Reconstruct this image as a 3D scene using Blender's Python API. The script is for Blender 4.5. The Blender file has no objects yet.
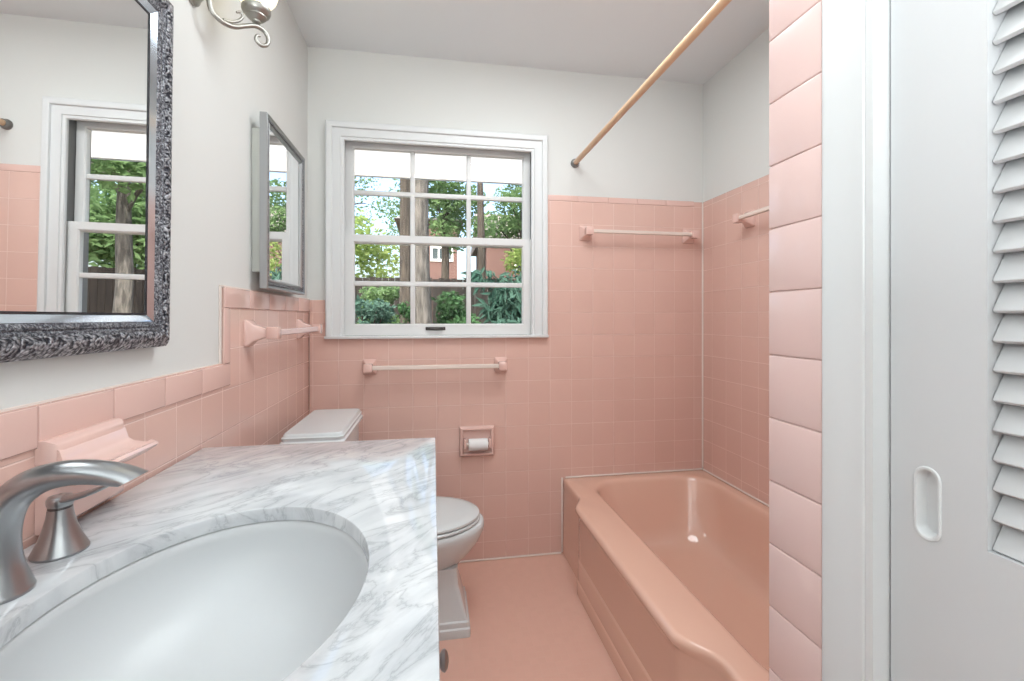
import bpy, bmesh, math, random
from math import sin, cos, pi, radians
from mathutils import Vector, Matrix

C = bpy.context.scene.collection
SC = bpy.context.scene

# ------------------------------------------------------------------ materials
def new_mat(name):
    m = bpy.data.materials.new(name); m.use_nodes = True
    nt = m.node_tree
    b = nt.nodes['Principled BSDF']
    return m, nt, b

def plain(name, col, rough=0.5, metal=0.0, spec=0.5, coat=0.0, bump=None):
    m, nt, b = new_mat(name)
    b.inputs['Base Color'].default_value = (*col, 1)
    b.inputs['Roughness'].default_value = rough
    b.inputs['Metallic'].default_value = metal
    b.inputs['Specular IOR Level'].default_value = spec
    b.inputs['Coat Weight'].default_value = coat
    b.inputs['Coat Roughness'].default_value = 0.05
    if bump:
        sc, st, dist = bump
        g = nt.nodes.new('ShaderNodeNewGeometry')
        n = nt.nodes.new('ShaderNodeTexNoise'); n.inputs['Scale'].default_value = sc
        n.inputs['Detail'].default_value = 3
        bp = nt.nodes.new('ShaderNodeBump'); bp.inputs['Strength'].default_value = st
        bp.inputs['Distance'].default_value = dist
        nt.links.new(g.outputs['Position'], n.inputs['Vector'])
        nt.links.new(n.outputs['Fac'], bp.inputs['Height'])
        nt.links.new(bp.outputs['Normal'], b.inputs['Normal'])
    return m

def uv_from_pos(nt, ua, va, u0, v0):
    g = nt.nodes.new('ShaderNodeNewGeometry')
    s = nt.nodes.new('ShaderNodeSeparateXYZ'); nt.links.new(g.outputs['Position'], s.inputs[0])
    c = nt.nodes.new('ShaderNodeCombineXYZ')
    for ax, off, k in ((ua, u0, 0), (va, v0, 1)):
        a = nt.nodes.new('ShaderNodeMath'); a.operation = 'SUBTRACT'
        nt.links.new(s.outputs['XYZ'.index(ax)], a.inputs[0]); a.inputs[1].default_value = off - 20 * PITCH
        nt.links.new(a.outputs[0], c.inputs[k])
    return c

PITCH = 0.1095
def tile_mat(name, ua, va, u0, v0, c1, c2, grout, size=PITCH, mortar=0.0016, rough=0.16, bumpd=0.0016):
    m, nt, b = new_mat(name)
    c = uv_from_pos(nt, ua, va, u0, v0)
    br = nt.nodes.new('ShaderNodeTexBrick')
    br.offset = 0; br.squash = 1; br.offset_frequency = 1
    br.inputs['Scale'].default_value = 1
    br.inputs['Brick Width'].default_value = size
    br.inputs['Row Height'].default_value = size
    br.inputs['Mortar Size'].default_value = mortar
    br.inputs['Mortar Smooth'].default_value = 0.4
    br.inputs['Bias'].default_value = 0
    br.inputs['Color1'].default_value = (*c1, 1); br.inputs['Color2'].default_value = (*c2, 1)
    br.inputs['Mortar'].default_value = (*grout, 1)
    nt.links.new(c.outputs[0], br.inputs['Vector'])
    nt.links.new(br.outputs['Color'], b.inputs['Base Color'])
    mr = nt.nodes.new('ShaderNodeMapRange')
    mr.inputs['To Min'].default_value = rough; mr.inputs['To Max'].default_value = 0.7
    nt.links.new(br.outputs['Fac'], mr.inputs['Value']); nt.links.new(mr.outputs[0], b.inputs['Roughness'])
    # a slight pillow to each glazed tile
    inv = nt.nodes.new('ShaderNodeMath'); inv.operation = 'SUBTRACT'; inv.inputs[0].default_value = 1
    nt.links.new(br.outputs['Fac'], inv.inputs[1])
    nz = nt.nodes.new('ShaderNodeTexNoise'); nz.inputs['Scale'].default_value = 14
    nt.links.new(c.outputs[0], nz.inputs['Vector'])
    ml = nt.nodes.new('ShaderNodeMath'); ml.operation = 'MULTIPLY_ADD'; ml.inputs[1].default_value = 0.25
    nt.links.new(nz.outputs['Fac'], ml.inputs[0]); nt.links.new(inv.outputs[0], ml.inputs[2])
    bp = nt.nodes.new('ShaderNodeBump'); bp.inputs['Strength'].default_value = 0.6
    bp.inputs['Distance'].default_value = bumpd
    nt.links.new(ml.outputs[0], bp.inputs['Height']); nt.links.new(bp.outputs['Normal'], b.inputs['Normal'])
    return m

PK1 = (0.765, 0.505, 0.435); PK2 = (0.74, 0.485, 0.415); GR = (0.82, 0.60, 0.535)
M = {}
M['plaster'] = plain('wall_paint', (0.735, 0.735, 0.715), 0.75, bump=(120, 0.08, 0.002))
M['ceiling'] = plain('ceiling_paint', (0.79, 0.81, 0.82), 0.85)
M['tile_left'] = tile_mat('pink_tile_left', 'Y', 'Z', 1.423, 0.086, PK1, PK2, GR)
M['tile_back'] = tile_mat('pink_tile_back', 'X', 'Z', 1.222, 0.086, PK1, PK2, GR)
M['tile_right'] = tile_mat('pink_tile_right', 'Y', 'Z', 1.97, 0.086, PK1, PK2, GR)
M['pink_ceramic'] = plain('pink_glazed_ceramic', (0.79, 0.535, 0.475), 0.14, coat=0.3)
M['pink_pale'] = plain('pale_pink_glazed_tile', (0.82, 0.60, 0.565), 0.18, coat=0.2)
M['grout'] = plain('pink_grout', (0.60, 0.40, 0.36), 0.8)
M['caulk'] = plain('pale_caulk', (0.88, 0.76, 0.70), 0.5)
M['tub'] = plain('salmon_enamel', (0.76, 0.475, 0.37), 0.10, coat=0.5)
M['floor'] = tile_mat('salmon_mosaic_floor', 'X', 'Y', 0, 0, (0.76, 0.455, 0.365), (0.74, 0.44, 0.35), (0.75, 0.47, 0.38), size=0.027, mortar=0.0012, rough=0.32, bumpd=0.0004)
M['white_paint'] = plain('white_trim_paint', (0.74, 0.75, 0.755), 0.38)
M['door_paint'] = plain('door_paint', (0.66, 0.665, 0.675), 0.42)
M['sash_paint'] = plain('sash_paint', (0.76, 0.76, 0.755), 0.35)
M['jamb'] = plain('grey_jamb_liner', (0.22, 0.22, 0.22), 0.5)
M['porcelain'] = plain('white_porcelain', (0.70, 0.705, 0.70), 0.10, coat=0.4)
M['toilet'] = plain('grey_white_porcelain', (0.67, 0.71, 0.72), 0.18, coat=0.15)
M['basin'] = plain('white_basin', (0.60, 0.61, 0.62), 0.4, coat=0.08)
M['vanity'] = plain('white_vanity_paint', (0.74, 0.74, 0.74), 0.4)
M['nickel'] = plain('brushed_nickel', (0.37, 0.375, 0.385), 0.28, 1.0)
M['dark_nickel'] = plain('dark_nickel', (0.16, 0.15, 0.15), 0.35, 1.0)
M['pewter'] = plain('pewter', (0.37, 0.355, 0.325), 0.35, 0.9)
M['chrome'] = plain('dulled_chrome', (0.26, 0.25, 0.24), 0.3, 1.0)
M['bronze'] = plain('dark_bronze', (0.10, 0.09, 0.085), 0.4, 0.8)
M['rod'] = plain('beige_rod', (0.66, 0.43, 0.27), 0.35)
M['bar_white'] = plain('cream_bar', (0.80, 0.68, 0.61), 0.2)
M['paper'] = plain('tissue_paper', (0.85, 0.85, 0.85), 0.9)
M['mirror'] = plain('mirror_silver', (0.90, 0.905, 0.90), 0.0, 1.0)
M['cab_metal'] = plain('cabinet_metal', (0.60, 0.60, 0.56), 0.4)
M['silver'] = plain('silver_frame', (0.42, 0.43, 0.44), 0.32, 0.9)
M['bright_silver'] = plain('bright_silver', (0.62, 0.68, 0.74), 0.12, 1.0)
M['black'] = plain('black_line', (0.02, 0.02, 0.025), 0.5)
M['rubber'] = plain('dark_gap', (0.12, 0.12, 0.12), 0.7)

# marble
m, nt, b = new_mat('white_marble'); M['marble'] = m
g = nt.nodes.new('ShaderNodeNewGeometry')
m0 = nt.nodes.new('ShaderNodeMapping'); m0.inputs['Rotation'].default_value = (0, 0, radians(-44))
mp = nt.nodes.new('ShaderNodeMapping'); mp.inputs['Scale'].default_value = (3.0, 8.0, 4)
nt.links.new(g.outputs['Position'], m0.inputs['Vector']); nt.links.new(m0.outputs[0], mp.inputs['Vector'])
n1 = nt.nodes.new('ShaderNodeTexNoise'); n1.inputs['Scale'].default_value = 1.7; n1.inputs['Detail'].default_value = 9
n1.inputs['Roughness'].default_value = 0.62; n1.inputs['Distortion'].default_value = 0.9
nt.links.new(mp.outputs[0], n1.inputs['Vector'])
a1 = nt.nodes.new('ShaderNodeMath'); a1.operation = 'SUBTRACT'; a1.inputs[1].default_value = 0.5
a2 = nt.nodes.new('ShaderNodeMath'); a2.operation = 'ABSOLUTE'
nt.links.new(n1.outputs['Fac'], a1.inputs[0]); nt.links.new(a1.outputs[0], a2.inputs[0])
r1 = nt.nodes.new('ShaderNodeValToRGB')
r1.color_ramp.elements[0].position = 0.0; r1.color_ramp.elements[0].color = (0.46, 0.47, 0.49, 1)
r1.color_ramp.elements[1].position = 0.06; r1.color_ramp.elements[1].color = (0.65, 0.66, 0.675, 1)
e = r1.color_ramp.elements.new(0.015); e.color = (0.585, 0.595, 0.61, 1)
nt.links.new(a2.outputs[0], r1.inputs[0])
n2 = nt.nodes.new('ShaderNodeTexNoise'); n2.inputs['Scale'].default_value = 3.0; n2.inputs['Detail'].default_value = 6
nt.links.new(mp.outputs[0], n2.inputs['Vector'])
r2 = nt.nodes.new('ShaderNodeValToRGB')
r2.color_ramp.elements[0].position = 0.35; r2.color_ramp.elements[0].color = (0.80, 0.81, 0.825, 1)
r2.color_ramp.elements[1].position = 0.6; r2.color_ramp.elements[1].color = (1, 1, 1, 1)
nt.links.new(n2.outputs['Fac'], r2.inputs[0])
mx = nt.nodes.new('ShaderNodeMix'); mx.data_type = 'RGBA'; mx.blend_type = 'MULTIPLY'; mx.inputs['Factor'].default_value = 0.9
nt.links.new(r1.outputs[0], mx.inputs['A']); nt.links.new(r2.outputs[0], mx.inputs['B'])
nt.links.new(mx.outputs['Result'], b.inputs['Base Color'])
b.inputs['Roughness'].default_value = 0.045
b.inputs['IOR'].default_value = 1.58

# ornate antique silver frame
def ornate(name, scale, dark, light, dist):
    m, nt, b = new_mat(name)
    g = nt.nodes.new('ShaderNodeNewGeometry')
    n = nt.nodes.new('ShaderNodeTexNoise'); n.inputs['Scale'].default_value = scale
    n.inputs['Detail'].default_value = 4; n.inputs['Distortion'].default_value = 2.6
    nt.links.new(g.outputs['Position'], n.inputs['Vector'])
    v = nt.nodes.new('ShaderNodeTexVoronoi'); v.inputs['Scale'].default_value = scale * 3.2
    nt.links.new(g.outputs['Position'], v.inputs['Vector'])
    add = nt.nodes.new('ShaderNodeMath'); add.operation = 'MULTIPLY_ADD'; add.inputs[1].default_value = -0.35
    nt.links.new(v.outputs['Distance'], add.inputs[0]); nt.links.new(n.outputs['Fac'], add.inputs[2])
    r = nt.nodes.new('ShaderNodeValToRGB')
    r.color_ramp.elements[0].position = 0.22; r.color_ramp.elements[0].color = (*dark, 1)
    r.color_ramp.elements[1].position = 0.55; r.color_ramp.elements[1].color = (*light, 1)
    nt.links.new(add.outputs[0], r.inputs[0]); nt.links.new(r.outputs[0], b.inputs['Base Color'])
    b.inputs['Metallic'].default_value = 0.7; b.inputs['Roughness'].default_value = 0.38
    bp = nt.nodes.new('ShaderNodeBump'); bp.inputs['Strength'].default_value = 1.0; bp.inputs['Distance'].default_value = dist
    nt.links.new(add.outputs[0], bp.inputs['Height']); nt.links.new(bp.outputs['Normal'], b.inputs['Normal'])
    return m
M['ornate'] = ornate('antique_silver_relief', 60, (0.03, 0.03, 0.04), (0.66, 0.66, 0.70), 0.010)
M['ornate_fine'] = ornate('antique_silver_strip', 95, (0.07, 0.07, 0.085), (0.46, 0.47, 0.50), 0.004)
M['beaded'] = ornate('beaded_pewter', 110, (0.10, 0.10, 0.11), (0.50, 0.50, 0.52), 0.004)

def glass_mat():
    m = bpy.data.materials.new('window_glass'); m.use_nodes = True
    nt = m.node_tree; nt.nodes.clear()
    o = nt.nodes.new('ShaderNodeOutputMaterial')
    t = nt.nodes.new('ShaderNodeBsdfTransparent'); t.inputs[0].default_value = (0.97, 0.98, 0.975, 1)
    gl = nt.nodes.new('ShaderNodeBsdfGlossy'); gl.inputs['Roughness'].default_value = 0.0
    fr = nt.nodes.new('ShaderNodeFresnel'); fr.inputs[0].default_value = 1.15
    mx = nt.nodes.new('ShaderNodeMixShader')
    nt.links.new(fr.outputs[0], mx.inputs[0]); nt.links.new(t.outputs[0], mx.inputs[1]); nt.links.new(gl.outputs[0], mx.inputs[2])
    nt.links.new(mx.outputs[0], o.inputs[0])
    return m
M['glass'] = glass_mat()

def translucent(name, col, tcol, fac=0.45, var=None):
    m = bpy.data.materials.new(name); m.use_nodes = True
    nt = m.node_tree; nt.nodes.clear()
    o = nt.nodes.new('ShaderNodeOutputMaterial')
    d = nt.nodes.new('ShaderNodeBsdfDiffuse'); d.inputs[0].default_value = (*col, 1)
    t = nt.nodes.new('ShaderNodeBsdfTranslucent'); t.inputs[0].default_value = (*tcol, 1)
    mx = nt.nodes.new('ShaderNodeMixShader'); mx.inputs[0].default_value = fac
    if var:
        g = nt.nodes.new('ShaderNodeNewGeometry')
        n = nt.nodes.new('ShaderNodeTexNoise'); n.inputs['Scale'].default_value = 1.3; n.inputs['Detail'].default_value = 4
        nt.links.new(g.outputs['Position'], n.inputs['Vector'])
        r = nt.nodes.new('ShaderNodeValToRGB')
        r.color_ramp.elements[0].position = 0.35; r.color_ramp.elements[0].color = (*col, 1)
        r.color_ramp.elements[1].position = 0.65; r.color_ramp.elements[1].color = (*var, 1)
        nt.links.new(n.outputs['Fac'], r.inputs[0]); nt.links.new(r.outputs[0], d.inputs[0])
    nt.links.new(d.outputs[0], mx.inputs[1]); nt.links.new(t.outputs[0], mx.inputs[2]); nt.links.new(mx.outputs[0], o.inputs[0])
    return m
M['leaf_light'] = translucent('light_green_leaves', (0.20, 0.29, 0.10), (0.34, 0.46, 0.14), 0.5, (0.30, 0.37, 0.15))
M['leaf_mid'] = translucent('mid_green_leaves', (0.10, 0.18, 0.08), (0.19, 0.31, 0.13), 0.45, (0.16, 0.25, 0.12))
M['leaf_dark'] = translucent('dark_green_leaves', (0.035, 0.09, 0.035), (0.06, 0.13, 0.04), 0.3, (0.06, 0.13, 0.06))
M['leaf_teal'] = translucent('blue_green_leaves', (0.035, 0.085, 0.066), (0.05, 0.11, 0.08), 0.3, (0.08, 0.15, 0.12))
M['eave_soffit'] = translucent('white_soffit_panel', (0.85, 0.85, 0.85), (0.86, 0.86, 0.86), 0.6)

def noisy(name, c1, c2, scale, stretch=(1, 1, 1), rough=0.8, bump=0.0):
    m, nt, b = new_mat(name)
    g = nt.nodes.new('ShaderNodeNewGeometry')
    mp = nt.nodes.new('ShaderNodeMapping'); mp.inputs['Scale'].default_value = stretch
    nt.links.new(g.outputs['Position'], mp.inputs[0])
    n = nt.nodes.new('ShaderNodeTexNoise'); n.inputs['Scale'].default_value = scale; n.inputs['Detail'].default_value = 6
    nt.links.new(mp.outputs[0], n.inputs['Vector'])
    r = nt.nodes.new('ShaderNodeValToRGB')
    r.color_ramp.elements[0].position = 0.35; r.color_ramp.elements[0].color = (*c1, 1)
    r.color_ramp.elements[1].position = 0.65; r.color_ramp.elements[1].color = (*c2, 1)
    nt.links.new(n.outputs['Fac'], r.inputs[0]); nt.links.new(r.outputs[0], b.inputs['Base Color'])
    b.inputs['Roughness'].default_value = rough
    if bump:
        bp = nt.nodes.new('ShaderNodeBump'); bp.inputs['Distance'].default_value = bump
        nt.links.new(n.outputs['Fac'], bp.inputs['Height']); nt.links.new(bp.outputs['Normal'], b.inputs['Normal'])
    return m
M['bark'] = noisy('brown_bark', (0.025, 0.021, 0.017), (0.065, 0.054, 0.043), 5, (4, 4, 0.7), 0.9, 0.03)
M['bark_grey'] = noisy('grey_bark', (0.040, 0.038, 0.035), (0.125, 0.118, 0.108), 6, (4, 4, 0.8), 0.9, 0.03)
M['fence'] = noisy('weathered_brown_boards', (0.008, 0.006, 0.005), (0.019, 0.015, 0.012), 3, (6, 6, 0.5), 0.9)
M['soil'] = noisy('mulch_ground', (0.10, 0.085, 0.06), (0.22, 0.20, 0.14), 3, (1, 1, 1), 0.95)
M['roofing'] = noisy('grey_shingles', (0.13, 0.12, 0.12), (0.22, 0.20, 0.19), 6, (1, 1, 4), 0.9)
m, nt, b = new_mat('red_brick'); M['brick'] = m
c = uv_from_pos(nt, 'X', 'Z', 0, 0)
br = nt.nodes.new('ShaderNodeTexBrick'); br.inputs['Scale'].default_value = 1
br.inputs['Brick Width'].default_value = 0.22; br.inputs['Row Height'].default_value = 0.075; br.inputs['Mortar Size'].default_value = 0.008
br.inputs['Color1'].default_value = (0.125, 0.062, 0.053, 1); br.inputs['Color2'].default_value = (0.105, 0.05, 0.044, 1); br.inputs['Mortar'].default_value = (0.16, 0.125, 0.115, 1)
nt.links.new(c.outputs[0], br.inputs['Vector']); nt.links.new(br.outputs['Color'], b.inputs['Base Color']); b.inputs['Roughness'].default_value = 0.9
M['pane_dark'] = plain('dark_window_pane', (0.06, 0.08, 0.09), 0.05)

m, nt, b = new_mat('lit_shade_glass'); M['shade'] = m
b.inputs['Base Color'].default_value = (0.95, 0.9, 0.75, 1); b.inputs['Roughness'].default_value = 0.3
b.inputs['Emission Color'].default_value = (1.0, 0.90, 0.62, 1); b.inputs['Emission Strength'].default_value = 0.9

# ------------------------------------------------------------------ mesh helpers
def add_box(bm, x0, x1, y0, y1, z0, z1, bev=0.0, seg=2):
    r = bmesh.ops.create_cube(bm, size=1)
    vs = r['verts']
    for v in vs:
        v.co = Vector(((x0 + x1) / 2 + v.co.x * (x1 - x0), (y0 + y1) / 2 + v.co.y * (y1 - y0), (z0 + z1) / 2 + v.co.z * (z1 - z0)))
    if bev > 0:
        es = list({e for v in vs for e in v.link_edges})
        bmesh.ops.bevel(bm, geom=es, offset=bev, segments=seg, profile=0.5, affect='EDGES')
    return bm

def box(*a, **k): return add_box(bmesh.new(), *a, **k)

def loft(bm, rings, cap0=True, cap1=True, closed=True):
    vr = [[bm.verts.new(p) for p in r] for r in rings]
    n = len(rings[0])
    for a, b_ in zip(vr[:-1], vr[1:]):
        for i in range(n if closed else n - 1):
            j = (i + 1) % n
            try: bm.faces.new((a[i], a[j], b_[j], b_[i]))
            except ValueError: pass
    if cap0: bm.faces.new(list(reversed(vr[0])))
    if cap1: bm.faces.new(vr[-1])
    return vr

def frames(pts):
    pts = [Vector(p) for p in pts]; out = []
    up = None
    for i, p in enumerate(pts):
        t = (pts[min(i + 1, len(pts) - 1)] - pts[max(i - 1, 0)]).normalized()
        if up is None:
            up = Vector((0, 0, 1)) if abs(t.z) < 0.9 else Vector((0, 1, 0))
        u = (up - t * up.dot(t)).normalized(); up = u
        out.append((p, t, u, t.cross(u)))
    return out

def add_tube(bm, pts, r, seg=14, cap=True):
    fr = frames(pts); rings = []
    for i, (p, t, u, w) in enumerate(fr):
        ri = r[i] if isinstance(r, list) else r
        ru, rw = ri if isinstance(ri, (list, tuple)) else (ri, ri)
        rings.append([p + u * ru * cos(2 * pi * k / seg) + w * rw * sin(2 * pi * k / seg) for k in range(seg)])
    loft(bm, rings, cap, cap)
    return bm
def tube(*a, **k): return add_tube(bmesh.new(), *a, **k)

def smooth_path(pts, n=6):
    P = [Vector(p) for p in pts]; out = []
    for i in range(len(P) - 1):
        p0 = P[max(i - 1, 0)]; p1 = P[i]; p2 = P[i + 1]; p3 = P[min(i + 2, len(P) - 1)]
        for k in range(n):
            t = k / n
            out.append(0.5 * ((2 * p1) + (-p0 + p2) * t + (2 * p0 - 5 * p1 + 4 * p2 - p3) * t * t + (-p0 + 3 * p1 - 3 * p2 + p3) * t ** 3))
    out.append(P[-1])
    return out

def add_lathe(bm, center, prof, axis='Z', seg=32, cap0=True, cap1=True):
    cx, cy, cz = center; rings = []
    for r, h in prof:
        ring = []
        for k in range(seg):
            a = 2 * pi * k / seg; c_, s_ = r * cos(a), r * sin(a)
            if axis == 'Z': ring.append((cx + c_, cy + s_, cz + h))
            elif axis == 'X': ring.append((cx + h, cy + c_, cz + s_))
            else: ring.append((cx + s_, cy + h, cz + c_))
        rings.append(ring)
    loft(bm, rings, cap0, cap1)
    return bm
def lathe(*a, **k): return add_lathe(bmesh.new(), *a, **k)

def rect_frame(a0, a1, b0, b1, prof, mapf, sides=None):
    """closed profile [(u outward from opening, v towards the room)] swept round a rectangle with mitred corners"""
    bm = bmesh.new()
    def corner(k, u):
        return [(a0 - u, b0 - u), (a1 + u, b0 - u), (a1 + u, b1 + u), (a0 - u, b1 + u)][k]
    rings = [[mapf(*corner(k, u), v) for u, v in prof] for k in range(4)]
    vr = [[bm.verts.new(p) for p in r] for r in rings]
    n = len(prof)
    for k in range(4):
        a, b_ = vr[k], vr[(k + 1) % 4]
        for i in range(n):
            j = (i + 1) % n
            bm.faces.new((a[i], a[j], b_[j], b_[i]))
    return bm

def prism(poly, mapf, d0, d1, bev=0.0, seg=3):
    """polygon (a,b) extruded from depth d0 to d1 (room side); room-side edges rounded"""
    bm = bmesh.new()
    lo = [bm.verts.new(mapf(a, b_, d0)) for a, b_ in poly]
    hi = [bm.verts.new(mapf(a, b_, d1)) for a, b_ in poly]
    n = len(poly)
    bm.faces.new(lo[::-1]); top = bm.faces.new(hi)
    for i in range(n):
        bm.faces.new((lo[i], lo[(i + 1) % n], hi[(i + 1) % n], hi[i]))
    if bev: bmesh.ops.bevel(bm, geom=list(top.edges), offset=bev, segments=seg, profile=0.5, affect='EDGES')
    return bm

def obj(name, bm, mat, parent=None, smooth=35, subsurf=0):
    me = bpy.data.meshes.new(name)
    bmesh.ops.recalc_face_normals(bm, faces=bm.faces[:])
    if parent is not None:
        off = parent.get('_w', None)
        L = Vector(WLOC[parent.name])
        for v in bm.verts: v.co -= L
        WL = L
    else: WL = Vector((0, 0, 0))
    bm.to_mesh(me); bm.free()
    for p in me.polygons: p.use_smooth = bool(smooth)
    if smooth: me.set_sharp_from_angle(angle=radians(smooth))
    me.materials.append(M[mat] if isinstance(mat, str) else mat)
    o = bpy.data.objects.new(name, me); C.objects.link(o)
    if parent is not None: o.parent = parent
    WLOC[o.name] = WL
    if subsurf:
        md = o.modifiers.new('Subdivision', 'SUBSURF'); md.levels = subsurf; md.render_levels = subsurf
    return o
WLOC = {}

def thing(name, label, cat, loc, group=None):
    o = bpy.data.objects.new(name, None); C.objects.link(o)
    o.empty_display_size = 0.05
    o.location = loc; o['label'] = label; o['category'] = cat
    if group: o['group'] = group
    WLOC[o.name] = Vector(loc)
    return o
def tag(o, label, cat, group=None):
    o['label'] = label; o['category'] = cat
    if group: o['group'] = group
    return o
def struct(name, bm, mat, parent=None, smooth=35):
    o = obj(name, bm, mat, parent, smooth)
    if parent is None: o['kind'] = 'structure'
    return o
def struct_root(name, loc):
    o = bpy.data.objects.new(name, None); C.objects.link(o); o.location = loc; o['kind'] = 'structure'
    o.empty_display_size = 0.05
    WLOC[o.name] = Vector(loc); return o
def grab(bm, src):
    me = bpy.data.meshes.new('t'); src.to_mesh(me); bm.from_mesh(me); bpy.data.meshes.remove(me); src.free(); return bm

# ------------------------------------------------------------------ room constants (metres)
XL, XR, YB, ZC = -0.555, 1.39, 2.17, 2.375       # plaster faces: left wall, right wall, back wall, ceiling
TL, TR, TB = -0.547, 1.3824, 2.161               # tile faces
mapL = lambda a, b_, v: (XL + v, a, b_)          # left wall: a=Y, b=Z
mapB = lambda a, b_, v: (a, YB - v, b_)          # back wall: a=X, b=Z
mapR = lambda a, b_, v: (XR - v, a, b_)          # right wall

# ------------------------------------------------------------------ shell
struct('floor', box(XL - 0.12, XR + 0.12, -1.42, YB + 0.14, -0.1, 0.0), 'floor', smooth=0)
struct('ceiling', box(XL - 0.12, XR + 0.12, -1.42, YB + 0.14, ZC, ZC + 0.12), 'ceiling', smooth=0)
struct('wall_left', box(XL - 0.12, XL, -1.3, YB, 0, ZC), 'plaster', smooth=0)
OX0, OX1, OZ0, OZ1 = -0.42, 0.487, 1.062, 2.02   # window opening in the wall
bm = bmesh.new()
Y0, Y1 = YB, YB + 0.14
add_box(bm, XL - 0.12, OX0, Y0, Y1, 0, ZC); add_box(bm, OX1, XR + 0.12, Y0, Y1, 0, ZC)
add_box(bm, OX0, OX1, Y0, Y1, 0, OZ0); add_box(bm, OX0, OX1, Y0, Y1, OZ1, ZC)
struct('wall_back', bm, 'plaster', smooth=0)
struct('wall_right', box(XR, XR + 0.12, -1.3, YB, 0, ZC), 'plaster', smooth=0)
struct('wall_front', box(XL - 0.12, XR + 0.12, -1.42, -1.3, 0, ZC), 'plaster', smooth=0)
DX = 0.588                                       # plaster face of the door wall
bm = bmesh.new()
add_box(bm, DX, XR, 0.607, 0.698, 0, ZC)         # end wall of the tub alcove
add_box(bm, DX, DX + 0.115, 0.520, 0.607, 0, ZC)
add_box(bm, DX, DX + 0.115, -0.275, 0.520, 2.06, ZC)
add_box(bm, DX, DX + 0.115, -1.3, -0.275, 0, ZC)
struct('wall_inner', bm, 'plaster', smooth=0)

# tiled wainscot, left wall (steps up beyond the vanity)
def cap_rounded(poly, mp, mat, name, d=0.008):
    return struct(name, prism(poly, mp, 0.0005, d, 0.005, 3), mat)
cap_rounded([(-1.29, 0.001), (YB - 0.001, 0.001), (YB - 0.001, 1.236), (1.318, 1.236), (1.318, 1.03), (-1.29, 1.03)], mapL, 'tile_left', 'trim_1')
# bullnose cap runs on the left wall
bm = bmesh.new()
def cap_run(bm, a0, a1, z0, z1, mp, n, v0=0.0078, v1=0.0125, gap=0.0012):
    w = (a1 - a0) / n
    for i in range(n):
        pa, pb = a0 + i * w + gap / 2, a0 + (i + 1) * w - gap / 2
        s = prism([(pa, z0 + gap / 2), (pb, z0 + gap / 2), (pb, z1), (pa, z1)], mp, v0, v1, 0.003, 3)
        grab(bm, s)
cap_run(bm, -1.25, 1.352, 0.972, 1.032, mapL, 17)
cap_run(bm, 1.318, TB + 0.0, 1.182, 1.238, mapL, 5)
struct('trim_2', bm, 'pink_ceramic')
struct('trim_3', prism([(1.314, 1.033), (1.351, 1.033), (1.351, 1.1815), (1.314, 1.1815)], mapL, 0.0078, 0.0125, 0.003), 'pink_ceramic')
struct('trim_13', prism([(-1.25, 1.0322), (1.3135, 1.0322), (1.3135, 1.2382), (YB - 0.002, 1.2382), (YB - 0.002, 1.2422), (1.309, 1.2422), (1.309, 1.0362), (-1.25, 1.0362)], mapL, 0.0005, 0.006, 0), 'caulk')
# back wall tile
WX0, WX1 = -0.474, 0.549
cap_rounded([(TL + 0.0005, 0.001), (TR - 0.0005, 0.001), (TR - 0.0005, 1.757), (WX1 - 0.01, 1.757), (WX1 - 0.01, 1.064), (WX0 + 0.01, 1.064), (WX0 + 0.01, 1.236), (TL + 0.0005, 1.236)], mapB, 'tile_back', 'trim_4')
bm = bmesh.new()
cap_run(bm, WX1 + 0.002, TR - 0.05, 1.7295, 1.7585, mapB, 5, 0.0078, 0.011)
struct('trim_5', bm, 'pink_ceramic')
# right wall tile above the tub
cap_rounded([(0.699, 0.001), (TB - 0.0005, 0.001), (TB - 0.0005, 1.757), (0.699, 1.757)], mapR, 'tile_right', 'trim_6')
# pale joints: corner, floor line, tub line
bm = bmesh.new()
add_box(bm, TR - 0.008, TR - 0.0002, TB - 0.008, TB - 0.0002, 0.380, 1.75, 0.003)
add_box(bm, TL, 0.62, TB - 0.009, TB - 0.0002, 0.0005, 0.009, 0.004)
struct('trim_7', bm, 'caulk')

# tile on the end of the alcove wall, seen at a slant beside the door: single tiles with rounded edges
bm = bmesh.new()
add_box(bm, 0.583, DX - 0.0002, 0.5985, 0.7040, 0.001, 1.7575)
k = -7
while True:
    z0 = 0.762 + PITCH * k
    if z0 > 1.70: break
    zz0 = max(z0, 0.002)
    if z0 + PITCH > 0.01:
        t = box(0.5795, 0.5875, 0.5985, 0.7090, zz0 + 0.0008, z0 + PITCH - 0.0008, 0.0022, 3)
        grab(bm, t)
    k += 1
struct('trim_8', bm, 'pink_pale', smooth=40)
struct('trim_9', box(DX + 0.0005, TR - 0.0005, 0.6985, 0.7070, 0.001, 1.757), 'tile_back', smooth=0)

# ------------------------------------------------------------------ closet door at the right with its casing
cas = []
prof = [(0.0, 0.0), (0.0, 0.011), (0.002, 0.0125), (0.006, 0.0125), (0.0075, 0.011), (0.0095, 0.0135), (0.072, 0.0135), (0.0775, 0.011), (0.0795, 0.0)]
mapD = lambda a, b_, v: (DX - v, a, b_)
bm = bmesh.new()
jy0, jy1, jz = -0.268, 0.5135, 2.05
path = [(jy1 + 0.004, 0.0), (jy1 + 0.004, jz + 0.004), (jy0 - 0.004, jz + 0.004), (jy0 - 0.004, 0.0)]
def casing_ring(k, u):
    a, b_ = path[k]
    if k in (0, 1): a += u
    else: a -= u
    if k in (1, 2): b_ += u
    return a, b_
rings = [[mapD(*casing_ring(k, u), v) for u, v in prof] for k in range(4)]
loft(bm, rings, True, True)
struct('trim_10', bm, 'white_paint', smooth=30)
bm = bmesh.new()                                  # jamb lining
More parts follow.
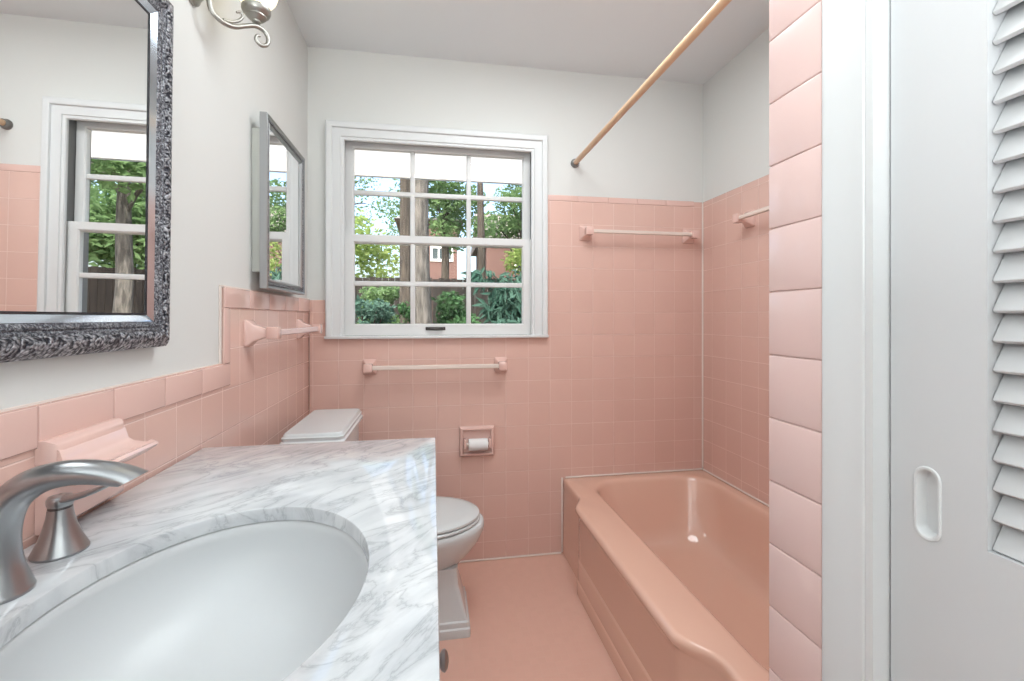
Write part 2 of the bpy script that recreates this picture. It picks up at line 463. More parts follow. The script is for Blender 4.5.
add_box(bm, 0.5755, 0.698, jy1, 0.5195, 0, 2.0595); add_box(bm, 0.5755, 0.698, -0.2745, jy0, 0, 2.0595); add_box(bm, 0.5755, 0.698, jy0, jy1, jz, 2.0595)
struct('trim_11', bm, 'white_paint', smooth=0)

door = struct_root('door_1', (0.62, 0.12, 0.0))
dy0, dy1 = -0.262, 0.5105
dx0, dx1 = 0.6005, 0.6355
lo0, lo1 = -0.152, 0.4035                        # louvre opening
lz0, lz1 = 0.8985, 1.92
bm = bmesh.new()
# flush pull cup lies in the far stile
py0, py1, pz0, pz1 = 0.4505, 0.4785, 0.885, 0.969
def stadium(cy, cz, ry, rz, n=10):
    pts = []
    for s, z0 in ((1, cz + rz - ry), (-1, cz - rz + ry)):
        for i in range(n + 1):
            a = (0 if s == 1 else pi) + pi * i / n
            pts.append((cy + ry * cos(a), z0 + ry * sin(a)))
    return pts
pcy, pcz = 0.4645, 0.9265
hole = stadium(pcy, pcz, 0.0115, 0.040)
# far stile with a slot: outer rectangle stitched to the slot
def ray_rect(cx, cy, a, x0, x1, y0, y1):
    dx, dy = cos(a), sin(a); t = 1e9
    if dx > 1e-9: t = min(t, (x1 - cx) / dx)
    if dx < -1e-9: t = min(t, (x0 - cx) / dx)
    if dy > 1e-9: t = min(t, (y1 - cy) / dy)
    if dy < -1e-9: t = min(t, (y0 - cy) / dy)
    return cx + dx * t, cy + dy * t
sz0, sz1 = 0.82, 1.04
outer = []
angs = [math.atan2(z - pcz, y - pcy) for y, z in hole]
for (y, z), a in zip(hole, angs): outer.append(list(ray_rect(pcy, pcz, a, lo1, dy1, sz0, sz1)))
for cy_, cz_ in ((lo1, sz0), (lo1, sz1), (dy1, sz0), (dy1, sz1)):
    i = min(range(len(outer)), key=lambda q: (outer[q][0] - cy_) ** 2 + (outer[q][1] - cz_) ** 2)
    outer[i] = [cy_, cz_]
loft(bm, [[(dx1, y, z) for y, z in outer], [(dx0, y, z) for y, z in outer], [(dx0, y, z) for y, z in hole], [(dx0 + 0.011, y, z) for y, z in hole]], True, True)
add_box(bm, dx0, dx1, lo1, dy1, 0.012, sz0); add_box(bm, dx0, dx1, lo1, dy1, sz1, 2.035)
bmesh.ops.remove_doubles(bm, verts=bm.verts[:], dist=1e-5)
add_box(bm, dx0, dx1, dy0, lo0, 0.012, 2.035)
add_box(bm, dx0, dx1, lo0, lo1, lz1, 2.035)
add_box(bm, dx0, dx1, lo0, lo1, 0.012, lz0)
struct('door_leaf', bm, 'door_paint', door, smooth=0)
bm = bmesh.new()
z = lz0 + 0.004
while z < lz1 - 0.01:
    s = bmesh.new(); add_box(s, -0.0245, 0.0245, lo0 + 0.001, lo1 - 0.001, -0.0035, 0.0035, 0.0025, 2)
    bmesh.ops.transform(s, verts=s.verts[:], matrix=Matrix.Translation((dx0 + 0.0185, 0, z + 0.018)) @ Matrix.Rotation(radians(-60), 4, 'Y'))
    grab(bm, s); z += 0.0327
struct('louvre_slats', bm, 'door_paint', door)
# recessed pull: rim ring and cup
bm = bmesh.new()
rim = [stadium(pcy, pcz, 0.0158, 0.0455), stadium(pcy, pcz, 0.0158, 0.0455), stadium(pcy, pcz, 0.0146, 0.0443), stadium(pcy, pcz, 0.0122, 0.0415), stadium(pcy, pcz, 0.0112, 0.0395), stadium(pcy, pcz, 0.0104, 0.0385), stadium(pcy, pcz, 0.009, 0.037)]
xs = [dx0 - 0.0001, dx0 - 0.0012, dx0 - 0.0022, dx0 - 0.0018, dx0 + 0.0005, dx0 + 0.0085, dx0 + 0.0105]
loft(bm, [[(x, y, z) for y, z in r] for r, x in zip(rim, xs)], False, True)
p = struct('flush_pull', bm, 'white_paint', door)
p['label'] = 'white recessed oval flush pull'

# ------------------------------------------------------------------ window
win = struct_root('window_1', (0.033, YB, OZ0))
cp = [(0.0, 0.0), (0.0, 0.010), (0.003, 0.014), (0.013, 0.014), (0.0155, 0.019), (0.019, 0.019), (0.050, 0.020), (0.0525, 0.029), (0.058, 0.032), (0.074, 0.032), (0.079, 0.027), (0.079, 0.0)]
bm = bmesh.new()
wa0, wa1, wz1, wzs = -0.395, 0.470, 1.961, 1.074
path = [(wa0, wzs), (wa0, wz1), (wa1, wz1), (wa1, wzs)]
def wr(k, u):
    a, b_ = path[k]
    a += -u if k in (0, 1) else u
    if k in (1, 2): b_ += u
    return a, b_
loft(bm, [[mapB(*wr(k, u), v) for u, v in cp] for k in range(4)], True, True)
struct('window_casing', bm, 'white_paint', win, smooth=30)
struct('window_sill', box(WX0 - 0.004, WX1 + 0.003, YB - 0.034, YB + 0.011, 1.0605, 1.0735, 0.003), 'white_paint', win)
bm = bmesh.new()
add_box(bm, OX0, OX0 + 0.006, YB, YB + 0.14, OZ0, OZ1); add_box(bm, OX1 - 0.006, OX1, YB, YB + 0.14, OZ0, OZ1)
add_box(bm, OX0 + 0.006, OX1 - 0.006, YB, YB + 0.14, OZ1 - 0.006, OZ1); add_box(bm, OX0 + 0.006, OX1 - 0.006, YB + 0.0115, YB + 0.14, OZ0, OZ0 + 0.006)
struct('window_jamb', bm, 'jamb', win, smooth=0)

def sash(name, x0, x1, z0, z1, gx0, gx1, gz0, gz1, y0, y1):
    bm = bmesh.new()
    yc = (y0 + y1) / 2
    pr = [(0.0, yc - 0.010), (0.006, y0), (None, y0), (None, y1), (0.006, y1), (0.0, yc + 0.010)]
    inner = [(gx0, gz0), (gx1, gz0), (gx1, gz1), (gx0, gz1)]
    outer = [(x0, z0), (x1, z0), (x1, z1), (x0, z1)]
    sg = [(-1, -1), (1, -1), (1, 1), (-1, 1)]
    vr = []
    for (ix, iz), (ox, oz), (sx, sz) in zip(inner, outer, sg):
        vr.append([bm.verts.new((ox, yy, oz) if u is None else (ix + sx * u, yy, iz + sz * u)) for u, yy in pr])
    for k in range(4):
        a, b_ = vr[k], vr[(k + 1) % 4]
        for i in range(6): bm.faces.new((a[i], a[(i + 1) % 6], b_[(i + 1) % 6], b_[i]))
    s = struct(name, bm, 'sash_paint', win, smooth=0)
    bm = bmesh.new()
    for k in (1, 2):
        xm = gx0 + (gx1 - gx0) * k / 3
        mp = lambda a, b_, v: (a, yc - v, b_)
        for s_, v0, v1 in ((0, 0.002, 0.012), (1, -0.002, -0.012)):
            grab(bm, prism([(xm - 0.011, gz0), (xm + 0.011, gz0), (xm + 0.011, gz1), (xm - 0.011, gz1)], mp, v0, v1, 0.005, 2))
    zm = (gz0 + gz1) / 2
    for v0, v1 in ((0.002, 0.0125), (-0.002, -0.0125)):
        grab(bm, prism([(gx0, zm - 0.011), (gx1, zm - 0.011), (gx1, zm + 0.011), (gx0, zm + 0.011)], lambda a, b_, v: (a, yc - v, b_), v0, v1, 0.005, 2))
    obj('muntins', bm, 'sash_paint', s)
    obj('pane', box(gx0 - 0.004, gx1 + 0.004, yc - 0.0012, yc + 0.0012, gz0 - 0.004, gz1 + 0.004), 'glass', s, smooth=0)
    return s
sash('upper_sash', -0.410, 0.477, 1.5057, 2.012, -0.3644, 0.4403, 1.5401, 1.9499, YB + 0.050, YB + 0.082)
sash('lower_sash', -0.4135, 0.4805, 1.0745, 1.5401, -0.3566, 0.4314, 1.1274, 1.5027, YB + 0.012, YB + 0.044)
bm = bmesh.new()
lx = 0.012
pts = [(lx - 0.034, YB + 0.012, 1.106), (lx - 0.030, YB + 0.000, 1.104), (lx - 0.018, YB - 0.004, 1.103), (lx + 0.018, YB - 0.004, 1.103), (lx + 0.030, YB + 0.000, 1.104), (lx + 0.034, YB + 0.012, 1.106)]
add_tube(bm, smooth_path(pts, 4), (0.006, 0.004), 10)
add_box(bm, lx - 0.046, lx + 0.046, YB + 0.0095, YB + 0.0118, 1.097, 1.113, 0.001)
struct('sash_lift', bm, 'bronze', win)

# ------------------------------------------------------------------ bathtub
t = thing('bathtub', 'salmon pink built-in bathtub with a stepped apron in the tiled alcove at the right', 'bathtub', (1.0, 1.43, 0))
def sstep(a, b_, x):
    q = max(0, min(1, (x - a) / (b_ - a))); return q * q * (3 - 2 * q)
ty0, ty1, tx1 = 0.7095, TB - 0.001, TR - 0.001
ys = []
y = ty0
grid = [ty0 + i * 0.02 for i in range(int((ty1 - ty0) / 0.02))] + [1.92, 1.925, 1.930, 1.935, 1.94, 1.945, 1.95, 1.955, ty1]
grid = sorted(set(round(g_, 4) for g_ in grid))
def wmid(y): return sstep(0.945, 1.06, y) * (1 - sstep(1.82, 1.93, y))
def outer_ring(z, mid, endf, endn, ins=0.0):
    pts = []
    for y in grid[::-1]:
        e_ = endn + (endf - endn) * sstep(0.9, 2.0, y)
        pts.append((e_ + (mid - e_) * wmid(y), min(max(y, ty0 + ins), ty1 - ins), z))
    xe = pts[-1][0]; n = 26
    for i in range(1, n): pts.append((xe + (tx1 - ins - xe) * i / n, ty0 + ins, z))
    for y in grid: pts.append((tx1 - ins, min(max(y, ty0 + ins), ty1 - ins), z))
    xe = pts[0][0]
    for i in range(1, n): pts.append((tx1 - ins + (xe - tx1 + ins) * i / n, ty1 - ins, z))
    return pts
base = outer_ring(0, 0.593, 0.632, 0.655)
tcx, tcy = 1.03, 1.44
def inner_ring(z, x0, x1, y0, y1, r):
    pts = []
    for (px, py, _) in base:
        a = math.atan2(py - tcy, px - tcx); dx, dy = cos(a), sin(a)
        lo, hi = 0, 3
        def inside(q):
            x, y = tcx + dx * q, tcy + dy * q
            qx = max(x0 + r - x, 0, x - x1 + r); qy = max(y0 + r - y, 0, y - y1 + r)
            return qx * qx + qy * qy <= r * r
        for _ in range(40):
            m_ = (lo + hi) / 2
            if inside(m_): lo = m_
            else: hi = m_
        pts.append((tcx + dx * lo, tcy + dy * lo, z))
    return pts
rings = [outer_ring(0.0005, 0.593, 0.628, 0.655), outer_ring(0.050, 0.593, 0.628, 0.655), outer_ring(0.055, 0.595, 0.6285, 0.655), outer_ring(0.057, 0.598, 0.629, 0.655),
         outer_ring(0.130, 0.599, 0.630, 0.655), outer_ring(0.134, 0.601, 0.6305, 0.655), outer_ring(0.138, 0.606, 0.631, 0.655),
         outer_ring(0.300, 0.606, 0.632, 0.655), outer_ring(0.322, 0.603, 0.632, 0.655), outer_ring(0.334, 0.596, 0.631, 0.654), outer_ring(0.340, 0.589, 0.631, 0.653), outer_ring(0.347, 0.585, 0.631, 0.653),
         outer_ring(0.355, 0.585, 0.632, 0.653), outer_ring(0.362, 0.589, 0.634, 0.655), outer_ring(0.3665, 0.596, 0.638, 0.660), outer_ring(0.368, 0.606, 0.645, 0.668, 0.008),
         inner_ring(0.3675, 0.722, 1.342, 0.785, 2.118, 0.15), inner_ring(0.3655, 0.732, 1.334, 0.797, 2.108, 0.15), inner_ring(0.359, 0.740, 1.328, 0.806, 2.100, 0.15), inner_ring(0.345, 0.745, 1.324, 0.812, 2.094, 0.15),
         inner_ring(0.25, 0.762, 1.312, 0.84, 2.065, 0.16), inner_ring(0.15, 0.782, 1.296, 0.88, 2.030, 0.17), inner_ring(0.10, 0.80, 1.28, 0.91, 2.00, 0.18), inner_ring(0.075, 0.825, 1.255, 0.95, 1.96, 0.18),
         inner_ring(0.066, 0.87, 1.21, 1.01, 1.90, 0.16), inner_ring(0.062, 0.95, 1.11, 1.2, 1.7, 0.07)]
bm = bmesh.new(); loft(bm, rings, True, True)
obj('tub_shell', bm, 'tub', t, smooth=50)
obj('drain', lathe((1.03, 1.12, 0.0605), [(0.030, 0), (0.032, 0.003), (0.028, 0.005), (0.012, 0.004)], seg=24), 'chrome', t)
obj('overflow_plate', lathe((1.03, 0.842, 0.26), [(0.036, 0.0), (0.034, 0.006), (0.02, 0.009)], axis='Y', seg=24), 'chrome', t)
bm = bmesh.new()
add_box(bm, 0.640, TR - 0.006, TB - 0.009, TB - 0.0002, 0.3685, 0.3765, 0.004); add_box(bm, TR - 0.009, TR - 0.0002, 0.715, TB - 0.010, 0.3685, 0.3765, 0.004)
add_box(bm, 0.6205, 0.6275, TB - 0.006, TB - 0.0002, 0.0075, 0.372, 0.0015)
struct('trim_12', bm, 'caulk')

# ------------------------------------------------------------------ toilet
ty = 1.765
t = thing('toilet', 'grey-white toilet with square stepped base standing beyond the marble vanity', 'toilet', (-0.15, ty, 0))
def rrect(cx, cy, hx, hy, r, z, n=7):
    pts = []
    for k, (sx, sy) in enumerate(((1, 1), (-1, 1), (-1, -1), (1, -1))):
        for i in range(n):
            a = k * pi / 2 + pi / 2 * i / (n - 1)
            pts.append((cx + sx * (hx - r) + r * cos(a), cy + sy * (hy - r) + r * sin(a), z))
    return pts
def rr_loft(spec, mat, name, parent, sm=35):
    bm = bmesh.new(); loft(bm, [rrect(*s) for s in spec]); return obj(name, bm, mat, parent, sm)
tcx_ = -0.386
rr_loft([(tcx_, ty, 0.080, 0.190, 0.03, 0.385), (tcx_, ty, 0.084, 0.196, 0.03, 0.42), (tcx_, ty, 0.089, 0.202, 0.03, 0.735)], 'toilet', 'tank', t)
lid = rr_loft([(tcx_ - 0.0, ty, 0.093, 0.206, 0.022, 0.7355), (tcx_, ty, 0.100, 0.213, 0.022, 0.741), (tcx_, ty, 0.101, 0.214, 0.022, 0.752), (tcx_, ty, 0.096, 0.208, 0.022, 0.757),
         (tcx_, ty, 0.097, 0.209, 0.02, 0.768), (tcx_, ty, 0.093, 0.205, 0.02, 0.771), (tcx_, ty, 0.091, 0.203, 0.02, 0.778), (tcx_, ty, 0.088, 0.200, 0.02, 0.781)], 'toilet', 'tank_lid', t)
bm = lathe((tcx_ + 0.087, ty - 0.135, 0.68), [(0.013, 0), (0.013, 0.010), (0.009, 0.013)], axis='X', seg=18)
add_tube(bm, [(tcx_ + 0.094, ty - 0.135, 0.68), (tcx_ + 0.100, ty - 0.11, 0.676), (tcx_ + 0.102, ty - 0.07, 0.672)], [0.006, 0.006, 0.0075], 10)
obj('flush_lever', bm, 'chrome', t)
def egg(cx_back, cx_front, hw, z, n=48, cy=ty, p=2.0):
    """outline: round front at +X, squarer back"""
    pts = []
    L = cx_front - cx_back; cm = cx_back + L * 0.46
    for k in range(n):
        a = 2 * pi * k / n; c_, s_ = cos(a), sin(a)
        if c_ >= 0: x = cm + (cx_front - cm) * c_
        else: x = cm + (cm - cx_back) * (-(abs(c_) ** 0.75))
        y = hw * (abs(s_) ** (1.0 if c_ >= 0 else 0.8)) * (1 if s_ >= 0 else -1)
        pts.append((x, cy + y, z))
    return pts
bm = bmesh.new()
loft(bm, [egg(-0.30, 0.070, 0.080, 0.150), egg(-0.30, 0.085, 0.090, 0.20), egg(-0.31, 0.112, 0.110, 0.235), egg(-0.325, 0.148, 0.138, 0.270), egg(-0.34, 0.178, 0.164, 0.312), egg(-0.345, 0.192, 0.177, 0.342),
          egg(-0.347, 0.196, 0.182, 0.362), egg(-0.345, 0.193, 0.179, 0.379), egg(-0.34, 0.186, 0.173, 0.383),
          egg(-0.20, 0.125, 0.125, 0.382), egg(-0.19, 0.11, 0.115, 0.33), egg(-0.12, 0.05, 0.06, 0.24)])
obj('bowl', bm, 'toilet', t, 60)
obj('bowl_shelf', grab(bmesh.new(), box(-0.49, -0.29, ty - 0.105, ty + 0.105, 0.30, 0.384, 0.012)), 'toilet', t)
# pedestal foot: two-tier square plinth with a waisted column
rr_loft([(-0.17, ty, 0.304, 0.118, 0.008, 0.0005), (-0.17, ty, 0.304, 0.118, 0.008, 0.030), (-0.17, ty, 0.300, 0.114, 0.008, 0.035), (-0.17, ty, 0.299, 0.113, 0.008, 0.052),
         (-0.171, ty, 0.294, 0.108, 0.008, 0.057), (-0.172, ty, 0.291, 0.105, 0.010, 0.070), (-0.176, ty, 0.285, 0.098, 0.012, 0.110), (-0.179, ty, 0.277, 0.092, 0.015, 0.150), (-0.18, ty, 0.272, 0.088, 0.02, 0.172), (-0.18, ty, 0.270, 0.088, 0.03, 0.235)], 'toilet', 'pedestal', t, 30)
bm = bmesh.new(); loft(bm, [egg(-0.275, 0.174, 0.170, 0.3845), egg(-0.278, 0.180, 0.175, 0.388), egg(-0.278, 0.180, 0.175, 0.393), egg(-0.275, 0.176, 0.171, 0.3965)])
obj('seat', bm, 'toilet', t, 40)
bm = bmesh.new(); loft(bm, [egg(-0.272, 0.172, 0.167, 0.3985), egg(-0.275, 0.178, 0.172, 0.402), egg(-0.275, 0.177, 0.171, 0.409), egg(-0.27, 0.169, 0.163, 0.4145), egg(-0.25, 0.141, 0.14, 0.4175), egg(-0.19, 0.066, 0.08, 0.419)])
obj('seat_lid', bm, 'toilet', t, 40)
for s in (-1, 1): obj('seat_hinge', box(-0.296, -0.262, ty + s * 0.075 - 0.012, ty + s * 0.075 + 0.012, 0.3835, 0.412, 0.004), 'toilet', t)

# ------------------------------------------------------------------ vanity
CZ = 0.845
sx, sy, ax, ay = -0.255, 0.575, 0.175, 0.226
v = thing('vanity_cabinet', 'white vanity cabinet with round nickel door knob under the marble top', 'vanity', (-0.28, 0.57, 0))
bm = bmesh.new()
vx0, vx1, vy0, vy1, vz1 = -0.5445, -0.020, -0.045, 1.180, CZ - 0.0225
add_box(bm, vx0, vx1 - 0.06, vy0 + 0.02, vy1 - 0.02, 0.0005, 0.10)
add_box(bm, vx0, vx1, vy0, vy1, 0.10, 0.12)
add_box(bm, vx0, vx1, vy0, vy0 + 0.018, 0.12, vz1); add_box(bm, vx0, vx1, vy1 - 0.018, vy1, 0.12, vz1)
add_box(bm, vx0, vx0 + 0.012, vy0 + 0.018, vy1 - 0.018, 0.12, vz1)
add_box(bm, vx1 - 0.02, vx1, vy0 + 0.018, vy1 - 0.018, vz1 - 0.04, vz1)
add_box(bm, vx1 - 0.02, vx1, 0.31 - 0.02, 0.31 + 0.02, 0.12, vz1 - 0.04); add_box(bm, vx1 - 0.02, vx1, 0.80, 0.84, 0.12, vz1 - 0.04)
obj('cabinet_body', bm, 'vanity', v, smooth=0)
def vdoor(y0, y1, ky):
    bm = bmesh.new()
    z0, z1 = 0.13, vz1 - 0.012
    x0, x1 = vx1 + 0.0005, vx1 + 0.0185
    w = 0.055
    add_box(bm, x0, x1, y0, y0 + w, z0, z1, 0.002); add_box(bm, x0, x1, y1 - w, y1, z0, z1, 0.002)
    add_box(bm, x0, x1, y0 + w, y1 - w, z0, z0 + w, 0.002); add_box(bm, x0, x1, y0 + w, y1 - w, z1 - w, z1, 0.002)
    add_box(bm, x0, x0 + 0.008, y0 + w, y1 - w, z0 + w, z1 - w)
    d = obj('cabinet_door', bm, 'vanity', v)
    k_ = obj('knob', lathe((x1 + 0.0003, ky, 0.485), [(0.008, 0), (0.007, 0.008), (0.010, 0.013), (0.018, 0.019), (0.0195, 0.024), (0.0145, 0.029), (0.004, 0.0315)], axis='X', seg=24), 'nickel', d)
    k_['label'] = 'round nickel knob'
vdoor(-0.038, 0.286, 0.25); vdoor(0.294, 0.796, 0.765); vdoor(0.844 - 0.04, 1.172, 0.90)

# marble top with an oval cut-out
bm = bmesh.new()
cx0, cx1, cy0, cy1 = TL + 0.0055, 0.0060, -0.06, 1.200
N = 120
angs = [2 * pi * k / N for k in range(N)]
for cxx, cyy in ((cx0, cy0), (cx0, cy1), (cx1, cy0), (cx1, cy1)):
    angs.append(math.atan2(cyy - sy, cxx - sx) % (2 * pi))
angs = sorted(angs)
def rect_r(z, i): return [(*ray_rect(sx, sy, a, cx0 + i, cx1 - i, cy0 + i, cy1 - i), z) for a in angs]
def ell(z, g_): return [(sx + (ax + g_) * cos(th), sy + (ay + g_) * sin(th), z) for th in [math.atan2(sin(a) / ay, cos(a) / ax) for a in angs]]
ZB = CZ - 0.022
loft(bm, [ell(ZB, 0), ell(CZ - 0.003, 0), ell(CZ - 0.0008, 0.0012), ell(CZ, 0.003), rect_r(CZ, 0.002), rect_r(CZ - 0.0006, 0.0006), rect_r(CZ - 0.002, 0.0), rect_r(ZB, 0.0), ell(ZB, 0)], False, False)
bmesh.ops.remove_doubles(bm, verts=bm.verts[:], dist=1e-6)
tag(obj('countertop', bm, 'marble', smooth=30), 'white marble vanity top with grey veins and an oval sink cut-out', 'countertop')

s = thing('sink', 'white oval undermount basin set below the marble top', 'sink', (sx, sy, 0.66))
bm = bmesh.new()
def el(z, fx, fy=None): 
    fy = fx if fy is None else fy
    return [(sx + fx * cos(2 * pi * k / 96), sy + fy * sin(2 * pi * k / 96), z) for k in range(96)]
zt = ZB - 0.0008
rg = [el(zt - 0.012, ax + 0.024, ay + 0.024), el(zt, ax + 0.024, ay + 0.024), el(zt, ax + 0.004, ay + 0.004), el(zt - 0.004, ax, ay)]
for q in range(1, 13):
    f = q / 12; r = (1 - f ** 2.6) ** 0.5 if f < 1 else 0
    r = max(r, 0.13); rg.append(el(zt - 0.004 - 0.135 * (f ** 0.95), ax * r, ay * r))
out = [el(zt - 0.148, 0.03), el(zt - 0.140, ax * 0.75, ay * 0.75), el(zt - 0.07, ax * 0.98, ay * 0.98), el(zt - 0.012, ax + 0.010, ay + 0.010)]
loft(bm, out + rg, True, True)
obj('basin', bm, 'basin', s, 60)
obj('drain', lathe((sx, sy, rg[-1][0][2] + 0.0004), [(0.021, 0), (0.022, 0.002), (0.016, 0.004), (0.006, 0.006)], seg=24), 'nickel', s)

# faucet, wide-set: spout and two lever handles
f = thing('faucet', 'brushed nickel arched faucet with lever handle at the wall side of the sink', 'faucet', (-0.478, 0.60, CZ))
path = [(-0.481, 0.600, CZ + 0.0003), (-0.481, 0.600, CZ + 0.004), (-0.481, 0.6, CZ + 0.012), (-0.482, 0.6, CZ + 0.035), (-0.4815, 0.6, CZ + 0.06), (-0.477, 0.6, CZ + 0.085), (-0.466, 0.6, CZ + 0.107), (-0.447, 0.6, CZ + 0.123),
        (-0.424, 0.6, CZ + 0.131), (-0.398, 0.6, CZ + 0.133), (-0.372, 0.6, CZ + 0.130), (-0.356, 0.6, CZ + 0.126), (-0.345, 0.6, CZ + 0.122)]
rad = [(0.031, 0.031), (0.031, 0.031), (0.028, 0.028), (0.0225, 0.0225), (0.020, 0.0205), (0.0185, 0.020), (0.017, 0.0195), (0.016, 0.019), (0.0145, 0.0185), (0.0135, 0.0185), (0.0125, 0.019), (0.0115, 0.0195), (0.010, 0.0195)]
# smooth both
def dens(vals, n):
    P = [Vector((a, b_, 0)) for a, b_ in vals]; return [(q.x, q.y) for q in smooth_path(P, n)]
pp = smooth_path(path, 4); rrd = dens(rad, 4)
bm = bmesh.new(); rings = []
for i, p_ in enumerate(pp):
    t_ = (pp[min(i + 1, len(pp) - 1)] - pp[max(i - 1, 0)]).normalized()
    if i < 5: t_ = Vector((0, 0, 1))
    nrm = Vector((-t_.z, 0, t_.x)); ra, rb = rrd[i]
    # slant the last rings so the outlet is cut on a slope
    sl = 0.0
    if i > len(pp) - 7: sl = (i - (len(pp) - 7)) / 6 * 0.9
    ring = []
    for k in range(28):
        a = 2 * pi * k / 28
        q = nrm * ra * cos(a); 
        ring.append(p_ + q + Vector((0, rb * sin(a), 0)) + t_ * sl * ra * cos(a) * -0.0 + t_ * (sl * (-cos(a)) * -0.012 if False else sl * 0.010 * (1 if q.z > 0 else -1) * abs(cos(a))))
    rings.append(ring)
last = rings[-1]; cen = sum((Vector(q) for q in last), Vector()) / len(last)
loft(bm, rings + [[cen + (q - cen) * 0.8 for q in last], [cen + (q - cen) * 0.7 - Vector((0.006, 0, -0.004)) for q in last]])
obj('spout', bm, 'nickel', f, 45)
for hy, lsign in ((0.697, -0.25), (0.47, -0.8)):
    hx = -0.487
    hb = obj('handle_base', lathe((hx, hy, CZ + 0.0003), [(0.029, 0), (0.0295, 0.003), (0.0275, 0.007), (0.0225, 0.018), (0.0175, 0.033), (0.0142, 0.047), (0.0128, 0.058)], seg=36), 'nickel', f)
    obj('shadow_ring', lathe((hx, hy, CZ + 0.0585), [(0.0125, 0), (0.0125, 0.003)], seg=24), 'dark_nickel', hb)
    bm = lathe((hx, hy, CZ + 0.0617), [(0.0128, 0), (0.0138, 0.003), (0.0138, 0.009), (0.012, 0.0125), (0.006, 0.0145)], seg=30)
    d = Vector((1, lsign, 0)).normalized()
    pts = [Vector((hx, hy, CZ + 0.070)) + d * q + Vector((0, 0, z_)) for q, z_ in ((0.004, 0.0), (0.02, 0.003), (0.04, 0.009), (0.06, 0.017), (0.076, 0.025))]
    add_tube(bm, smooth_path(pts, 3), [(0.0052 - 0.0025 * i / 12, 0.0105 - 0.0035 * i / 12) for i in range(13)], 14)
    obj('lever', bm, 'nickel', f)

# ------------------------------------------------------------------ ceramic soap dish
sd = thing('soap_dish', 'pink ceramic soap dish on the left wall behind the faucet', 'soap dish', (TL, 0.815, 0.92))
mapT = lambda a, b_, v: (TL + v, a, b_)
obj('back_plate', prism([(0.738, 0.852), (0.893, 0.852), (0.893, 0.982), (0.738, 0.982)], mapT, 0.0003, 0.026, 0.018, 6), 'pink_ceramic', sd, 50)
bm = bmesh.new()
# tray: cross section in (x out, z), swept along y with rounded front
sec = [(0.018, 0.918), (0.045, 0.916), (0.062, 0.925), (0.076, 0.9345), (0.079, 0.9385), (0.076, 0.9425), (0.068, 0.941), (0.060, 0.937), (0.040, 0.940), (0.031, 0.950), (0.026, 0.966), (0.018, 0.972)]
rings = []
for q, yy in enumerate([0.745, 0.748, 0.752, 0.80, 0.85, 0.879, 0.883, 0.886]):
    sc_ = [0.93, 0.98, 1.0, 1.0, 1.0, 1.0, 0.98, 0.93][q]
    lift = [0.004, 0.004, 0.0, 0, 0, 0.0, 0.004, 0.004][q]
    rings.append([(TL + 0.018 + (x - 0.018) * sc_, yy, z_ + (lift if i in (6, 7, 8) else 0)) for i, (x, z_) in enumerate(sec)])
loft(bm, rings)
obj('tray', bm, 'pink_ceramic', sd, 50)

# ------------------------------------------------------------------ ceramic towel bars
def post_bm(p, nrm, along, base_w, base_h, reach, blk):
    """flared ceramic post: base plate on the wall, waist, block at the end"""
    p, n_, a_ = Vector(p), Vector(nrm), Vector(along); up = Vector((0, 0, 1))
    bm = bmesh.new(); spec = [(0.0003, base_w, base_h), (0.006, base_w, base_h), (0.010, base_w * 0.92, base_h * 0.92), (0.022, base_w * 0.66, base_h * 0.62), (reach - blk * 1.0, blk * 0.74, blk * 0.66), (reach - blk * 0.86, blk * 0.95, blk * 0.95), (reach - blk * 0.8, blk, blk), (reach + blk * 0.72, blk, blk), (reach + blk * 0.82, blk * 0.86, blk * 0.86)]
    rings = []
    for d, w, h in spec:
        ring = []; r = min(w, h) * 0.22
        for k, (s1, s2) in enumerate(((1, 1), (-1, 1), (-1, -1), (1, -1))):
            for i in range(4):
                a = k * pi / 2 + pi / 2 * i / 3
                ring.append(p + n_ * d + a_ * (s1 * (w - r) + r * cos(a)) + up * (s2 * (h - r) + r * sin(a)))
        rings.append(ring)
    loft(bm, rings); return bm
def towel_bar(label, wall, p0, p1, nrm, reach, base_w=0.031, base_h=0.036, blk=0.0185, bar=0.0085, barmat='bar_white', group=None):
    p0, p1, n_ = Vector(p0), Vector(p1), Vector(nrm); a_ = (p1 - p0).normalized()
    tb = thing('towel_bar', label, 'towel bar', (p0 + p1) / 2)
    for p_ in (p0, p1): obj('post', post_bm(p_, n_, a_, base_w, base_h, reach, blk), 'pink_ceramic', tb, 40)
    b0, b1 = p0 + n_ * reach + a_ * (blk + 0.0005), p1 + n_ * reach - a_ * (blk + 0.0005)
    bm = bmesh.new(); up = Vector((0, 0, 1))
    rings = [[q + n_ * (bar * x_) + up * (bar * z_) for x_, z_ in ((1, 0.7), (0.7, 1), (-0.7, 1), (-1, 0.7), (-1, -0.7), (-0.7, -1), (0.7, -1), (1, -0.7))] for q in (b0, b1)]
    loft(bm, rings); o = obj('bar', bm, barmat, tb, 20)
    o['label'] = 'pale smooth bar'
    return tb
towel_bar('pink ceramic towel bar on the left wall beneath the framed medicine cabinet', 'L', (TL, 1.478, 1.110), (TL, 2.0, 1.110), (1, 0, 0), 0.074, base_w=0.030, base_h=0.040, blk=0.019, bar=0.0095, barmat='pink_pale')
towel_bar('cream towel bar with pink posts on the back wall just below the window', 'B', (-0.284, TB, 0.932), (0.320, TB, 0.932), (0, -1, 0), 0.062, bar=0.0095)
towel_bar('pale towel bar with pink posts high on the back wall over the tub end', 'B', (0.743, TB, 1.575), (1.298, TB, 1.575), (0, -1, 0), 0.062, bar=0.0085)
towel_bar('pale towel bar on the right-hand tub wall half hidden by the tiled wall end', 'R', (TR, 1.80, 1.592), (TR, 1.20, 1.592), (-1, 0, 0), 0.064, bar=0.0085)

